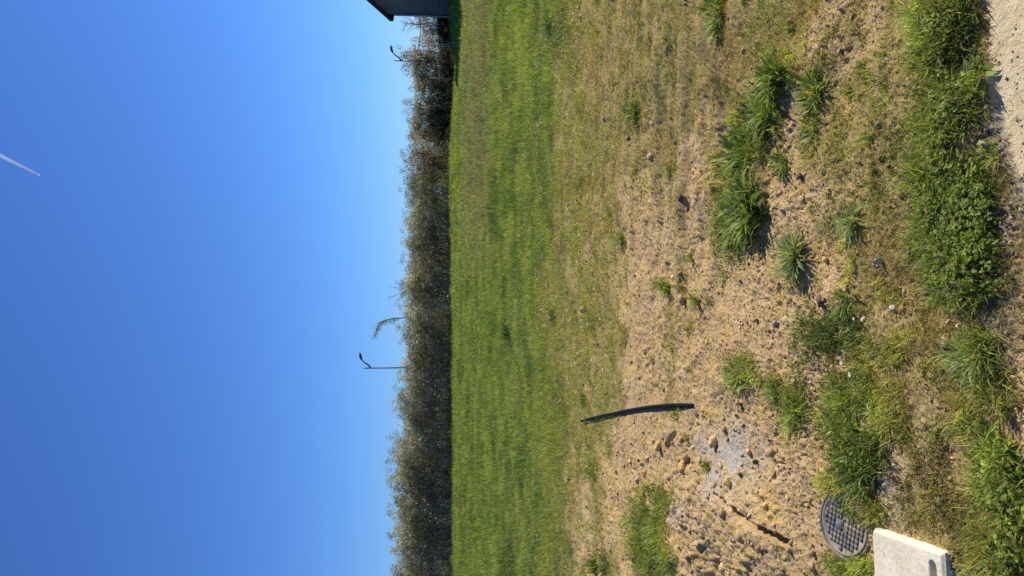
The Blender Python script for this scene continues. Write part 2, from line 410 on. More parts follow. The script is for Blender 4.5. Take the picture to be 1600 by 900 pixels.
# denser green grass patches (photo column, row, radii, amount, length, width, tint)
G1 = (.17, .215, .03); G2 = (.25, .29, .045); G3 = (.32, .32, .06); G4 = (.11, .155, .03)
PATCH = [
 (1478, 20, 38, 60, 2600, .08, G2), (1478, 120, 36, 50, 2800, .08, G2), (1470, 205, 36, 45, 1900, .075, G2), (1490, 75, 30, 30, 900, .07, G4), (1510, 150, 28, 40, 1100, .06, G1),
 (1462, 275, 40, 40, 1800, .08, G2), (1482, 350, 55, 55, 3000, .085, G2), (1500, 430, 48, 40, 2200, .085, G1), (1425, 330, 22, 50, 500, .05, G3), (1532, 455, 30, 26, 800, .06, G2),
 (1330, 650, 42, 60, 5200, .075, G1), (1350, 720, 38, 45, 3000, .07, G4), (1300, 520, 48, 40, 2300, .06, G4), (1370, 560, 50, 40, 1500, .045, G3),
 (1240, 640, 22, 45, 1200, .055, G2), (1395, 660, 25, 60, 1100, .05, G3),
 (1020, 830, 38, 60, 6500, .075, G1), (1040, 780, 30, 25, 1700, .05, G2), (1045, 885, 42, 30, 3000, .075, G1), (938, 885, 14, 22, 900, .07, G4),
 (1160, 580, 24, 26, 900, .07, G2), (1150, 340, 38, 60, 4200, .055, G2), (1185, 200, 38, 60, 3600, .06, G1), (1130, 260, 22, 30, 900, .05, G3),
 (990, 170, 16, 30, 800, .055, G1), (1215, 110, 30, 35, 1500, .06, G2), (1350, 110, 20, 30, 300, .04, G3),
 (1545, 560, 38, 40, 1700, .085, G2), (1550, 640, 42, 50, 2000, .08, G3), (1575, 745, 34, 70, 3000, .075, G2), (1560, 850, 42, 60, 2700, .07, G3),
 (1400, 470, 20, 18, 250, .04, G3), (1340, 800, 16, 18, 400, .04, G2), (1325, 885, 40, 18, 1500, .045, G2), (1310, 755, 22, 22, 800, .05, G3), (1370, 800, 16, 18, 500, .045, G3),
 (1290, 210, 30, 30, 700, .04, G3), (1010, 280, 30, 45, 900, .035, G3), (870, 50, 18, 34, 1100, .09, G4), (1280, 60, 30, 40, 500, .035, G3),
 (1420, 740, 40, 60, 900, .03, (.17, .14, .05)), (1480, 800, 60, 70, 2200, .03, (.19, .16, .05)), (1450, 560, 50, 60, 900, .028, (.18, .15, .05)), (1500, 700, 40, 50, 1000, .035, (.18, .16, .05)),
 (925, 735, 12, 18, 300, .06, G4), (912, 625, 7, 8, 160, .07, G1), (905, 290, 8, 12, 160, .06, G4), (1210, 605, 12, 20, 350, .06, G2), (1405, 545, 16, 30, 400, .04, G3),
]
def patches():
    acc = Acc(); small = []
    for _ in range(330):
        X = rng.uniform(900, 1560); Y = rng.uniform(-120, 1020); sc = .35+.65*(X-900)/600
        if X < 1250 and Y > 640 and rng.random() < .7: continue
        small.append((X, Y, rng.uniform(5, 14)*sc, rng.uniform(6, 20)*sc, int(rng.uniform(14, 70)), rng.uniform(.02, .05), [G1, G2, G3, G3][rng.integers(0, 4)]))
    for (cx, cy, rx, ry, n, L0, c0) in PATCH+small:
        q = rng.normal(0, .55, (n, 2)); q = q[np.hypot(q[:, 0], q[:, 1]) < 1.35]
        X = cx+q[:, 0]*rx; Y = cy+q[:, 1]*ry
        x, y = ground_pt(X, Y)
        cl = fbm(x*11, y*11, 81, 2); k = rng.random(len(x)) < ss(.3, .55, cl); 
        pk = path_mask(X, Y, x, y) < .5; k &= pk
        x, y, cl = x[k], y[k], cl[k]; N = len(x)
        if N == 0: continue
        P = place(x, y); P[:, 2] -= .004; d = np.hypot(x, y)
        g = fbm(x*5, y*5, 82, 2)
        c = jit(c0, N, .28, .07)*(1+.7*ss(.5, .75, g))[:, None]
        t = rng.random(N); c[t < .12] = (.42, .35, .17); c = np.clip(c, 0, .8)
        az = rng.uniform(0, 2*np.pi, N)+0
        ribbons(acc, P, az, L0*(.45+.75*rng.random(N)), np.interp(d, [1.5, 3, 8], [.0028, .0036, .006])*(.7+.8*rng.random(N)),
                rng.normal(R(62), R(18), N), rng.uniform(.3, 1.9, N), [.8, 1, .75, .1], c, .5, np.clip(c*1.2, 0, .8))
    o = acc.build('rough_grass', M_grass); tag(o, 'tufted dark green grass growing in patches on the soil and along the pale path', 'grass', kind='stuff')
patches()

# clover and small round leaves beside the path
def clover():
    acc = Acc()
    spots = [(1510, 310, 38, 50, 1100), (1515, 400, 38, 45, 1100), (1485, 170, 30, 60, 220), (1490, 30, 25, 30, 120), (1530, 350, 25, 50, 300), (1585, 770, 25, 60, 260), (1590, 870, 25, 30, 200), (1340, 700, 30, 50, 200)]
    for (cx, cy, rx, ry, n) in spots:
        q = rng.normal(0, .6, (n, 2)); X = cx+q[:, 0]*rx; Y = cy+q[:, 1]*ry
        x, y = ground_pt(X, Y); k = (path_mask(X, Y, x, y) < .4) & (y < 9); x, y = x[k], y[k]; N = len(x)
        P = place(x, y); h = rng.uniform(.015, .06, N)
        c = jit((.21, .27, .04), N, .38)
        ribbons(acc, P, rng.uniform(0, 6.28, N), h*1.1, .0012, R(80), .3, [1, 1], c*.8)
        top = P+np.stack([rng.normal(0, .004, N), rng.normal(0, .004, N), h], 1)
        for j in range(3):
            ribbons(acc, top, rng.uniform(0, .6, N)+j*2.09, rng.uniform(.005, .012, N), rng.uniform(.004, .010, N), rng.normal(.3, .4, N), .5, [.25, 1, .9, .2], c, .2)
    o = acc.build('clover', M_weed); tag(o, 'low clover with small round leaves in the grass strip beside the pale path', 'clover', kind='stuff')
clover()

# grit and crumbs of soil
def grit():
    O = np.array([[1, 0, 0], [-1, 0, 0], [0, 1, 0], [0, -1, 0], [0, 0, 1], [0, 0, -1], ], float)
    T0 = np.array([[0, 2, 4], [2, 1, 4], [1, 3, 4], [3, 0, 4], [2, 0, 5], [1, 2, 5], [3, 1, 5], [0, 3, 5]])
    acc = Acc()
    for (N, s0, s1, kind) in ((130000, .0010, .0038, 0), (6500, .0035, .009, 0), (1200, .010, .022, 1)):
        x, y = sample(N, 1.5, 11, 31)
        z = base(x, y); X, Y, pm, lw, ol, gr, mu = masks(x, y, z)
        w_ = (1-.6*ol)*(1-lw)*(1-.93*pm)*(1-.3*gr)
        w_ = w_*(np.abs(Y-np.interp(X, [905, 935, 985, 1035, 1085], [657.5, 651, 640.5, 634, 634]))+50*(X > 1095)+50*(X < 900) > 9)
        if kind: w_ = w_*(.3+.9*blob(X, Y, 1120, 800, 150, 160, .6))
        k = rng.random(N) < w_; x, y, X, Y, mu, gr, pm = x[k], y[k], X[k], Y[k], mu[k], gr[k], pm[k]; n = len(x)
        P = place(x, y); d = np.hypot(x, y)
        s = (s0+(s1-s0)*rng.random(n)**2)*np.interp(d, [1.5, 4, 11], [1, 1.5, 2.8])
        P[:, 2] += s*.25
        a = rng.uniform(0, 6.28, n); V = O[None]*(1+rng.normal(0, .28, (n, 6, 3)))+rng.normal(0, .18, (n, 6, 3)); V = V*np.array([1, .8, .6])*s[:, None, None]
        ca, sa = np.cos(a)[:, None], np.sin(a)[:, None]
        V = np.stack([V[..., 0]*ca-V[..., 1]*sa, V[..., 0]*sa+V[..., 1]*ca, V[..., 2]], -1)+P[:, None]
        c = cmix((.34, .21, .12), (.55, .38, .20), rng.random(n)); t = rng.random(n)
        c[t < .08] = (.16, .11, .08); c[(t > .92)] = (.62, .50, .34); c[(t > .88) & (t < .92)] = (.42, .36, .29)
        mk = rng.random(n) < mu; c[mk] = cmix((.10, .075, .06), (.45, .36, .28), rng.random(mk.sum()))
        gk = rng.random(n) < gr; c[gk] = cmix((.28, .25, .21), (.6, .56, .48), rng.random(gk.sum()))
        c = np.clip(c*(1+rng.normal(0, .12, (n, 1))), .02, .85)
        T = (np.arange(n)[:, None, None]*6+T0[None]).reshape(-1, 3)
        acc.add(V.reshape(-1, 3), None, T, np.repeat(c, 6, 0))
    o = acc.build('gravel', M_grit); tag(o, 'fine grit and crumbled ochre clods scattered over the bare soil', 'gravel', kind='stuff')
grit()

# dead stalks and straw
def straw():
    acc = Acc(); x, y = sample(5200, 1.6, 10, 30); z = base(x, y); X, Y, pm, lw, ol, gr, mu = masks(x, y, z)
    k = rng.random(len(x)) < (.12+.7*ol+.6*mu)*(1-pm)*(1-lw); x, y = x[k], y[k]; N = len(x); P = place(x, y); P[:, 2] += .004
    d = np.hypot(x, y); c = cmix((.30, .22, .13), (.58, .48, .30), rng.random(N))
    ribbons(acc, P, rng.uniform(0, 6.28, N), rng.uniform(.02, .075, N)*np.interp(d, [2, 8], [.8, 1.8]), np.interp(d, [1.5, 9], [.0012, .004]), rng.normal(.12, .2, N), rng.uniform(-.3, .5, N), [1, 1, .8, .4], c, 1.2)
    o = acc.build('dry_straw', M_moss); tag(o, 'dry straw and dead stalks lying over the mossy soil', 'straw', kind='stuff')
straw()

# tiny white daisies
def daisies():
    acc = Acc()
    N = 420; X = rng.choice([0, 1], N, p=[.75, .25])*60+rng.normal(835, 26, N); Y = rng.uniform(-40, 940, N)
    X = np.clip(X, 745, 1000)
    ex = np.array([(1552, 741), (1325, 567), (1338, 585), (1349, 498)], float)
    X = np.concatenate([X, ex[:, 0]]); Y = np.concatenate([Y, ex[:, 1]])
    x, y = ground_pt(X, Y); d = np.hypot(x, y); P = place(x, y); h = np.where(X < 870, .10, .035)
    P[:, 2] += h
    r = np.where(d > 3.5, .012, .008)*rng.uniform(.8, 1.2, len(x)); n = len(x)
    th = np.arange(8)*2*np.pi/8
    V = np.zeros((n, 9, 3)); V[:, 8, 2] = -.3; V[:, :8, 0] = np.cos(th); V[:, :8, 1] = np.sin(th); V = V*r[:, None, None]+P[:, None]
    T0 = np.array([[8, i, (i+1) % 8] for i in range(8)])
    acc.add(V.reshape(-1, 3), None, (np.arange(n)[:, None, None]*9+T0[None]).reshape(-1, 3), (.85, .85, .80))
    Pb = P.copy(); Pb[:, 2] -= h
    ribbons(acc, Pb, rng.uniform(0, 6.28, n), h, .0015, R(88), .05, [1, 1], (.08, .13, .03))
    o = acc.build('daisies', M_moss); tag(o, 'tiny white daisies dotted along the near edge of the meadow grass', 'flowers', kind='stuff')
daisies()

# ------------------------------------------------------------------ individual weeds
WG = 'broad leaved weeds growing out of the bare soil'
def weed(X, Y, size, n, label, name='weed_plant', wide=.12, col=(.165, .22, .045), spread=.27, up=55, grass=0):
    size *= .82; n = int(n*1.35)
    x, y = gp(X, Y); z = gz(x, y)
    e = empty(name, (x, y, z)); tag(e, label, 'weed', WG)
    a = Acc(); q = rng.normal(0, spread*size, (n, 2)); P = np.concatenate([q, np.zeros((n, 1))], 1)
    P[:, 2] = ground_z(x+q[:, 0], y+q[:, 1])-z-.004
    az = np.arctan2(q[:, 1], q[:, 0])+rng.normal(0, .9, n)
    L = size*(.55+.6*rng.random(n)); c = jit(col, n, .25, .08); t = rng.random(n); c[t > .7] *= np.array((1.8, 1.6, 1.2)); c = np.clip(c, 0, .8)
    ribbons(a, P, az, L, L*wide*(.8+.5*rng.random(n)), rng.normal(R(up), R(14), n), rng.uniform(.5, 1.6, n), [.25, .7, 1, .85, .45, .05], c, .35, c*1.15)
    a.build('leaves', M_weed, e, smooth=True)
    s = Acc(); m_ = max(6, n//9)
    q = rng.normal(0, spread*size*.7, (m_, 2)); P = np.concatenate([q, np.zeros((m_, 1))], 1)
    ribbons(s, P, rng.uniform(0, 6.28, m_), size*(.5+.5*rng.random(m_)), .003, R(75), rng.uniform(.1, .7, m_), [1, .9, .7], np.array(col)*1.5, .3)
    s.build('stems', M_weed, e)
    if grass:
        g = Acc(); q = rng.normal(0, spread*size*1.3, (grass, 2)); P = np.concatenate([q, np.zeros((grass, 1))], 1)
        P[:, 2] = ground_z(x+q[:, 0], y+q[:, 1])-z-.004
        c = jit(np.array(col)*1.5, grass, .25)
        ribbons(g, P, rng.uniform(0, 6.28, grass), size*(.5+.7*rng.random(grass)), .0045, rng.normal(R(62), R(15), grass), rng.uniform(.3, 1.6, grass), [.8, 1, .6, .1], c, .5)
        g.build('grass_blades', M_grass, e)
    return e
WEEDS = [
 (1174, 330, .195, 170, 'largest leafy weed clump, a wide dark green mound with long pointed leaves'),
 (1155, 345, .17, 90, 'lower leafy mound merging into the largest weed clump, its leaves pale and arching'),
 (1165, 240, .18, 80, 'dark weed clump with a black shadow beneath, next to the largest clump'),
 (1205, 170, .16, 75, 'dense glossy weed in the middle of the long chain of weeds'),
 (1225, 120, .155, 70, 'upright leafy weed near the right end of the long chain of weeds'),
 (1275, 145, .125, 44, 'compact round weed standing apart between the weed chain and the path strip'),
 (1272, 205, .09, 24, 'small weed with a few pale drooping leaves near the compact round weed'),
 (1230, 255, .10, 28, 'narrow weed throwing a long dark shadow above two ochre stones'),
 (1250, 400, .155, 75, 'star shaped weed with many narrow leaves on the open soil'),
 (1333, 350, .12, 34, 'silvery green weed rosette beside the grass strip of the path'),
 (1125, 25, .15, 40, 'tall dark weed alone on the brown soil near the picture edge by the house side'),
 (992, 175, .12, 34, 'bushy weed on the far soil in front of the meadow, house side'),
 (1045, 450, .13, 26, 'slim dark weed standing on the bare middle of the soil'),
 (1093, 470, .10, 20, 'shorter slim weed right next to the slim dark one'),
 (1082, 403, .09, 14, 'tiny thin weed between the slim dark weed and the largest clump'),
 (1125, 432, .09, 18, 'low flat weed on the soil nearest the star shaped weed'),
 (970, 372, .12, 18, 'small far weed leaning over the brown soil in front of the meadow'),
 (1160, 590, .12, 40, 'spiky yellow green weed on bare soil between the hose and the star shaped weed'),
 (1208, 612, .10, 26, 'ragged little weed below the spiky yellow green one'),
 (1020, 560, .10, 9, 'spindly grey green seedling with one thin stem on bare soil'),
 (1113, 728, .07, 26, 'small grassy tuft in the pale grey ash patch'),
 (912, 622, .12, 18, 'green sprout at the far end of the black hose'),
 (1243, 645, .10, 26, 'leafy weed at the far edge of the long grass patch'),
 (1350, 745, .11, 30, 'dark leafy weed in shade at the near side of the long grass patch'),
 (1330, 470, .09, 18, 'weed of thin dark leaves above the ochre stones near the path strip'),
 (1535, 560, .12, 34, 'fan of pale pointed leaves at the bottom edge near the dry mulch'),
 (1568, 700, .09, 26, 'weed with broad light leaves beside the single white daisy'),
 (1585, 760, .10, 30, 'broad leaved plantain at the very bottom edge near the concrete slab side'),
 (1480, 410, .08, 26, 'plantain with wide oval leaves at the near end of the grass strip'),
 (1530, 120, .07, 20, 'round leaved weed hanging over the edge of the pale path'),
 (1545, 235, .05, 10, 'tiny broad weed in the mulch at the path edge'),
 (1350, 108, .06, 14, 'small pale green weed with three lit leaves on soil near the path strip'),
 (1040, 790, .12, 24, 'weed at the corner of the far grass patch beside the spoil mound'),
 (797, 522, .30, 60, 'dark tussock standing out in the middle of the meadow grass'),
 (866, 492, .16, 30, 'small dark tussock at the near edge of the meadow grass'),
 (862, 45, .20, 50, 'dark tussock at the meadow edge on the house side'),
 (1300, 660, .10, 30, 'leafy weed buried in the middle of the long grass patch'),
 (930, 885, .16, 40, 'dark upright weed at the far corner of the soil beyond the concrete slab'),
]
for k, (X, Y, s, n, lab) in enumerate(WEEDS):
    kw = {}
    if 'plantain' in lab or 'broad light' in lab or 'round leaved' in lab or 'tiny broad' in lab: kw = dict(wide=.34, col=(.21, .28, .06), up=40, spread=.3)
    elif 'star' in lab or 'silvery' in lab or 'spiky' in lab or 'fan' in lab: kw = dict(wide=.085, up=45, col=(.23, .28, .10), spread=.14)
    elif 'slim' in lab or 'seedling' in lab or 'sprout' in lab or 'tuft' in lab or 'upright' in lab: kw = dict(wide=.09, up=72, spread=.16)
    elif 'tussock' in lab: kw = dict(wide=.05, up=70, col=(.06, .11, .03), spread=.25)
    weed(X, Y, s, int(n*1.3), lab, grass=(n*2 if s > .11 else n), **kw)

# ------------------------------------------------------------------ stones
def stone(X, Y, s, col, label, name='stone', tall=.7, rz=0., sink=.25, g='loose stones on the bare soil', asp=.75):
    import bmesh
    x, y = gp(X, Y); z = gz(x, y)
    bm = bmesh.new(); bmesh.ops.create_icosphere(bm, subdivisions=3, radius=1)
    sd_ = rng.random(3)*50; cuts = [Vector(rng.normal(0, 1, 3)).normalized() for _ in range(9)]; off = rng.uniform(.62, .9, 9)
    for v in bm.verts:
        for c, o_ in zip(cuts, off):
            dd = v.co.dot(c)
            if dd > o_: v.co -= c*(dd-o_)*.9
        nn = float(fbm(v.co.x*2+sd_[0], v.co.y*2+v.co.z*1.7+sd_[1], 5, 3))-.5
        v.co *= 1+nn*.3
        v.co.x *= s; v.co.y *= s*asp; v.co.z *= s*tall
    me = bpy.data.meshes.new(name); bm.to_mesh(me); bm.free()
    a = me.attributes.new('col', 'FLOAT_COLOR', 'POINT')
    for i in range(len(me.vertices)): a.data[i].color = (*col, 1)
    me.materials.append(M_stone)
    o = bpy.data.objects.new(name, me); C.objects.link(o); o.location = (x, y, z+s*tall*(1-2*sink)); o.rotation_euler = (rng.normal(0, .15), rng.normal(0, .15), rz)
    tag(o, label, 'stone', g); return o
OC = (.62, .40, .14); OL = (.66, .46, .20); PK = (.52, .33, .22)
for a in [
 (1075, 730, .042, OC, 'largest ochre stone at the far edge of the grey ash patch'),
 (1032, 697, .040, OC, 'ochre stone beside the dark hollow between hose and spoil mound'),
 (1013, 717, .026, OL, 'yellow stone just beyond the dark hollow'),
 (1118, 690, .038, OL, 'pale yellow lump between the hose end and the ash patch'),
 (1158, 753, .026, OC, 'round orange stone at the near rim of the ash patch'),
 (1134, 758, .018, PK, 'small pinkish flake lying by the round orange stone'),
 (1174, 706, .020, OL, 'little cream yellow stone at the far rim of the grey ash patch, nearest the hose'),
 (1100, 718, .022, OL, 'cream stone touching the ash patch beside the grassy tuft'),
 (986, 722, .024, OL, 'pale lump in the soil beyond the yellow stones'),
 (1010, 740, .034, OC, 'weathered orange slab half sunk in soil beyond the ash patch'),
 (1148, 888, .040, OL, 'cream stone in the hollow at the edge of the picture on the mound'),
 (1215, 790, .018, OL, 'yellow pebble on the loose soil of the mound near the crack'),
 (1270, 322, .024, OC, 'larger ochre stone of the pair below the narrow weed'),
 (1260, 310, .014, OL, 'smaller pale stone of the pair below the narrow weed'),
 (1375, 412, .014, PK, 'pink pebble leaning against the grey upright stone'),
 (1412, 482, .016, OC, 'orange stone with a dark shadow in the moss by the path strip'),
 (1431, 483, .010, PK, 'small pinkish stone beside the orange stone in the moss'),
 (1351, 499, .013, (.7, .62, .45), 'cream white stone alone in the mossy soil'),
 (1293, 405, .016, OC, 'tan stone lying at the star shaped weed'),
 (1510, 510, .011, (.6, .5, .4), 'pale stone among dark litter near the path'),
 (1495, 503, .010, (.5, .42, .34), 'greyish pebble among dark litter near the path'),
 (1024, 193, .026, (.6, .45, .32), 'pinkish stone near the bushy weed on the house side soil'),
 (1023, 245, .030, (.6, .44, .3), 'light clod on the house side soil beyond the furrows'),
 (1130, 288, .018, OL, 'pale stone at the edge of the largest weed clump'),
 (1107, 535, .020, OL, 'yellowish stone on the open middle of the soil'),
 (1262, 790, .014, OL, 'little stone touching the rim of the round cover'),
]:
    stone(*a, rz=rng.uniform(0, 3))
stone(921, 484, .036, (.62, .47, .22), 'upright yellow stone with a long shadow near the meadow edge', tall=1.3, asp=.5)
stone(1383, 408, .012, (.42, .42, .41), 'slim grey upright stone by the grass strip', tall=2.2, asp=.5)
stone(1187, 722, .014, (.16, .12, .04), 'dark brown dried leaf lump standing at the edge of the ash patch', name='dried_leaf', tall=1.5, asp=.4)

# ------------------------------------------------------------------ black hose
def hose():
    pts = [(1079, 634), (1060, 633), (1035, 634), (1010, 636.5), (985, 640.5), (960, 645.5), (935, 651), (909, 657.5)]
    P = []
    for i, (X, Y) in enumerate(pts):
        x, y = gp(X, Y); z_ = float(base(x, y)); k_ = 1-.018/(CAM_H-z_); P.append([x*k_, y*k_, z_])
    P = np.array(P); z = np.array([gz(p[0], p[1]) for p in P]); P[:, 2] = np.polyval(np.polyfit(P[:, 1], z, 2), P[:, 1])+.012
    P[0, 2] -= .014; P[1, 2] += .002; P[-1, 2] += .014; P[-2, 2] += .005
    t = np.linspace(0, len(P)-1, 60); P = np.stack([np.interp(t, np.arange(len(P)), P[:, k]) for k in range(3)], 1)
    for _ in range(6): P[1:-1] = (P[:-2]+2*P[1:-1]+P[2:])/4
    o0 = P[0].copy(); e = empty('black_hose', o0); tag(e, 'black plastic hose curving across the bare soil towards the meadow', 'hose')
    a = Acc(); tube(a, P-o0, .0125, 16, (.006, .006, .006), cap=False)
    for (p, q) in ((P[0], P[1]), (P[-1], P[-2])):   # the wall of the open ends, turned inwards
        d = (q-p)/np.linalg.norm(q-p); tube(a, np.array([p, p+d*.001, p+d*.06])-o0, [.0125, .0098, .0098], 16, (.012, .012, .014), cap=False)
    a.build('tube', M_poly, e, smooth=True)
    s = Acc(); Q = P-o0; Q = Q+np.array([.0, 0, .0123]); tube(s, Q[2:-2], .0012, 5, (.04, .04, .045)); s.build('stripe', M_poly, e)
hose()

# ------------------------------------------------------------------ round cover
def iron_mat():
    mt, n, b = mat('grey cast cover'); tc = N_(n, 'ShaderNodeTexCoord').outputs['Object']; at = N_(n, 'ShaderNodeAttribute', attribute_name='col').outputs['Color']
    v = noise(n, 45, 5, .7, tc); d = noise(n, 9, 4, .6, tc)
    c = mixc(n, ramp(n, d, .44, .68), at, (.33, .26, .165)); c = mixc(n, .6, c, ramp(n, v, .3, .7, (.55, .55, .55), (1.4, 1.4, 1.4)), 'MULTIPLY')
    n.links.new(c, b.inputs['Base Color']); b.inputs['Roughness'].default_value = .75; b.inputs['Specular IOR Level'].default_value = .15; bump(n, v, .3, .002, b); return mt
M_iron = iron_mat()
def lathe(acc, prof, n=72, col=(.1, .1, .1), close=True):
    V = []; K = len(prof)
    for r, z in prof:
        for i in range(n): V.append((r*math.cos(i*2*math.pi/n), r*math.sin(i*2*math.pi/n), z))
    Q = [[k*n+i, k*n+(i+1) % n, (k+1)*n+(i+1) % n, (k+1)*n+i] for k in range(K-1) for i in range(n)]
    T = []
    if close:
        V.append((0, 0, prof[-1][1])); T = [[(K-1)*n+i, (K-1)*n+(i+1) % n, len(V)-1] for i in range(n)]
    acc.add(V, Q, T or None, col)
def cover():
    x, y = gp(1325, 819); z = gz(x, y)
    e = empty('round_cover', (x, y, z+.020)); tag(e, 'grey round access cover with a raised block pattern, tilted in the soil', 'manhole cover')
    e.rotation_euler = (R(13), R(2), R(8))
    R0 = .124
    f = Acc(); lathe(f, [(R0+.006, -.08), (R0+.005, -.004), (R0+.003, .001), (R0-.006, .002), (R0-.008, -.002), (R0-.010, -.02)], close=False, col=(.10, .10, .10)); f.build('frame', M_iron, e)
    r1 = R0-.011
    l = Acc(); lathe(l, [(r1, -.02), (r1, .001), (r1-.002, .003), (r1-.008, .003), (r1-.010, .0), (0.02, .0)], col=(.26, .24, .20))
    lid = l.build('lid', M_iron, e)
    b = Acc(); px, py = .0185, .0175; rz = R(-14); nn = 0
    for i in range(-9, 10):
        for j in range(-10, 11):
            u = (i+.5*(j % 2)*0)*px; v = j*py
            if math.hypot(abs(u)+px*.42, abs(v)+py*.42) > r1-.010: continue
            if abs(u+.012) < .022 and -.030 < v-.028 < .014: continue
            box(b, (u, v, .0018), (px-.0020, py-.0026, .0032), 0, (.125, .12, .11), taper=.12)
    box(b, (-.012, .020, .0014), (.036, .036, .003), 0, (.13, .13, .13), taper=.04)
    for (dx, dy, sx, sy) in ((-.008, .004, .003, .018), (0, .004, .003, .018), (-.004, .0115, .010, .003), (.008, .0, .003, .012), (.004, -.007, .012, .003)):
        box(b, (-.012+dx, .020+dy, .0035), (sx, sy, .0025), 0, (.19, .19, .185))
    t = b.build('tread_blocks', M_iron, lid); t.rotation_euler.z = rz
    h = Acc()
    box(h, (r1-.022, 0, .002), (.010, .022, .005), 0, (.03, .03, .03))
    hh = h.build('lifting_slot', M_iron, lid); hh.rotation_euler.z = rz+R(90)
cover()

# ------------------------------------------------------------------ concrete slab
def conc_mat():
    mt, n, b = mat('pale concrete'); tc = N_(n, 'ShaderNodeTexCoord').outputs['Object']
    v = noise(n, 90, 5, .7, tc); d = noise(n, 12, 5, .6, tc)
    c = mixc(n, ramp(n, d, .35, .7), (.60, .515, .355), (.74, .645, .47)); c = mixc(n, ramp(n, noise(n, 24, 2, .5, tc), .66, .74), c, (.52, .40, .25))
    c = mixc(n, .5, c, ramp(n, v, .3, .7, (.7, .7, .7), (1.2, 1.2, 1.2)), 'MULTIPLY')
    n.links.new(c, b.inputs['Base Color']); b.inputs['Roughness'].default_value = .9; bump(n, v, .5, .003, b); return mt
M_conc = conc_mat()
def slab():
    ax, ay = gp(1377, 824); bx, by = gp(1490, 863)
    d = np.array([bx-ax, by-ay]); D = float(np.linalg.norm(d)); d /= D; l = np.array([d[1], -d[0]])
    if l[0] > 0: l = -l
    Wd = .42; n1, n2 = 150, 170
    u = np.linspace(0, D, n1); v = np.linspace(0, Wd, n2); U, Vv = np.meshgrid(u, v, indexing='ij')
    top = .052
    dist = np.minimum.reduce([U, D-U, Vv, Wd-Vv]); Z = top-.008*(1-ss(0, .012, dist))
    # handle groove near the front edge with a rounded end
    gu, hw, v0 = D-.050, .017, .050
    dd = np.hypot(U-gu, np.maximum(0, v0-Vv)+np.maximum(0, Vv-(Wd-v0))); Z = Z-.026*(1-ss(hw*.6, hw, dd))-.012*(1-ss(.003, .006, np.abs(U-gu-.012)+np.maximum(0, v0-Vv)))
    # chipped far edge
    ch = fbm(Vv*40, U*40, 91, 2); Z = Z-.018*ss(.5, .75, ch)*(1-ss(.002, .016, U))
    Z = Z+.0012*(fbm(U*90, Vv*90, 92, 2)-.5)
    V = np.stack([d[0]*U+l[0]*Vv, d[1]*U+l[1]*Vv, Z], -1).reshape(-1, 3)
    i = np.arange(n1-1)[:, None]*n2; j = np.arange(n2-1)[None]; Q = np.stack([i+j, i+j+1, i+n2+j+1, i+n2+j], -1).reshape(-1, 4).tolist()
    ring = [k for k in range(n2)]+[r*n2+n2-1 for r in range(1, n1)]+[(n1-1)*n2+k for k in range(n2-2, -1, -1)]+[r*n2 for r in range(n1-2, 0, -1)]
    m0 = len(V); low = V[ring].copy(); low[:, 2] = -.08; V = np.concatenate([V, low]); K = len(ring)
    Q += [[ring[k], m0+k, m0+(k+1) % K, ring[(k+1) % K]] for k in range(K)]
    o = mesh_np('concrete_slab', V, np.array(Q), None, M_conc, smooth=True); o.location = (ax, ay, gz(ax, ay)-.012)
    o.rotation_euler = (R(1), R(1), 0)
    tag(o, 'pale concrete box lid with a rounded handle groove next to the round cover', 'concrete slab')
slab()

# ------------------------------------------------------------------ street lamps
def lamp():
    e = empty('street_lamp', (0, 0, 0))
    a = Acc(); tube(a, [(0, 0, 0), (0, 0, .9), (0, 0, 5.5)], [.075, .06, .042], 12, (.035, .045, .06)); a.build('pole', M_metal, e, True)
    a = Acc(); box(a, (0, 0, .45), (.15, .17, .9), 0, (.035, .045, .06)); lathe(a, [(.16, 0), (.16, .03), (.09, .05)], 16, (.04, .05, .06)); a.build('base_sleeve', M_metal, e)
    a = Acc(); t = np.linspace(0, 1, 14)[:, None]
    P = np.array([0, 0, 5.12])*(1-t)**3+3*np.array([.22, 0, 5.10])*(1-t)**2*t+3*np.array([.22, 0, 5.38])*(1-t)*t**2+np.array([.48, 0, 5.58])*t**3
    tube(a, P, np.linspace(.055, .032, 14), 8, (.035, .045, .06)); a.build('arm', M_metal, e, True)
    a = Acc(); P = [(.44, 0, 5.55), (.50, 0, 5.60), (.62, 0, 5.655), (.78, 0, 5.70), (.90, 0, 5.715), (.97, 0, 5.715)]
    n = 12; th = np.arange(n)*2*np.pi/n; V = []
    for (x, y, z), w_, h_ in zip(P, (.04, .09, .15, .15, .10, .02), (.03, .055, .085, .075, .05, .015)):
        for q in th: V.append((x, y+w_*math.cos(q), z+h_*math.sin(q)))
    Q = [[k*n+i, k*n+(i+1) % n, (k+1)*n+(i+1) % n, (k+1)*n+i] for k in range(5) for i in range(n)]
    Q += [[0, i+1, i+2, i+3] for i in (0, 4)]
    a.add(V, Q, [[0, i, i+1] for i in range(1, n-1)]+[[5*n, 5*n+i+1, 5*n+i] for i in range(1, n-1)], (.035, .045, .06)); hd = a.build('lamp_head', M_metal, e, True)
    a = Acc(); box(a, (.74, 0, 5.615), (.26, .2, .02), 0, (.35, .37, .38)); a.build('lens', M_metal, hd)
    return e
def copy_tree(o, parent=None):
    c = o.copy(); C.objects.link(c)
    if parent: c.parent = parent
    for ch in [q for q in bpy.data.objects if q.parent == o]: copy_tree(ch, c)
    return c
def at(X, Y, dist):
    """point seen at a pixel, at a distance along the view axis"""
    p = (FW+RT*(450-Y)/F-UP*(X-800)/F)*dist; return float(p[0]), float(p[1]), float(p[2]+CAM_H)
l1 = lamp(); p = at(568, 575, 46); l1.location = (p[0], p[1], p[2]-5.5)
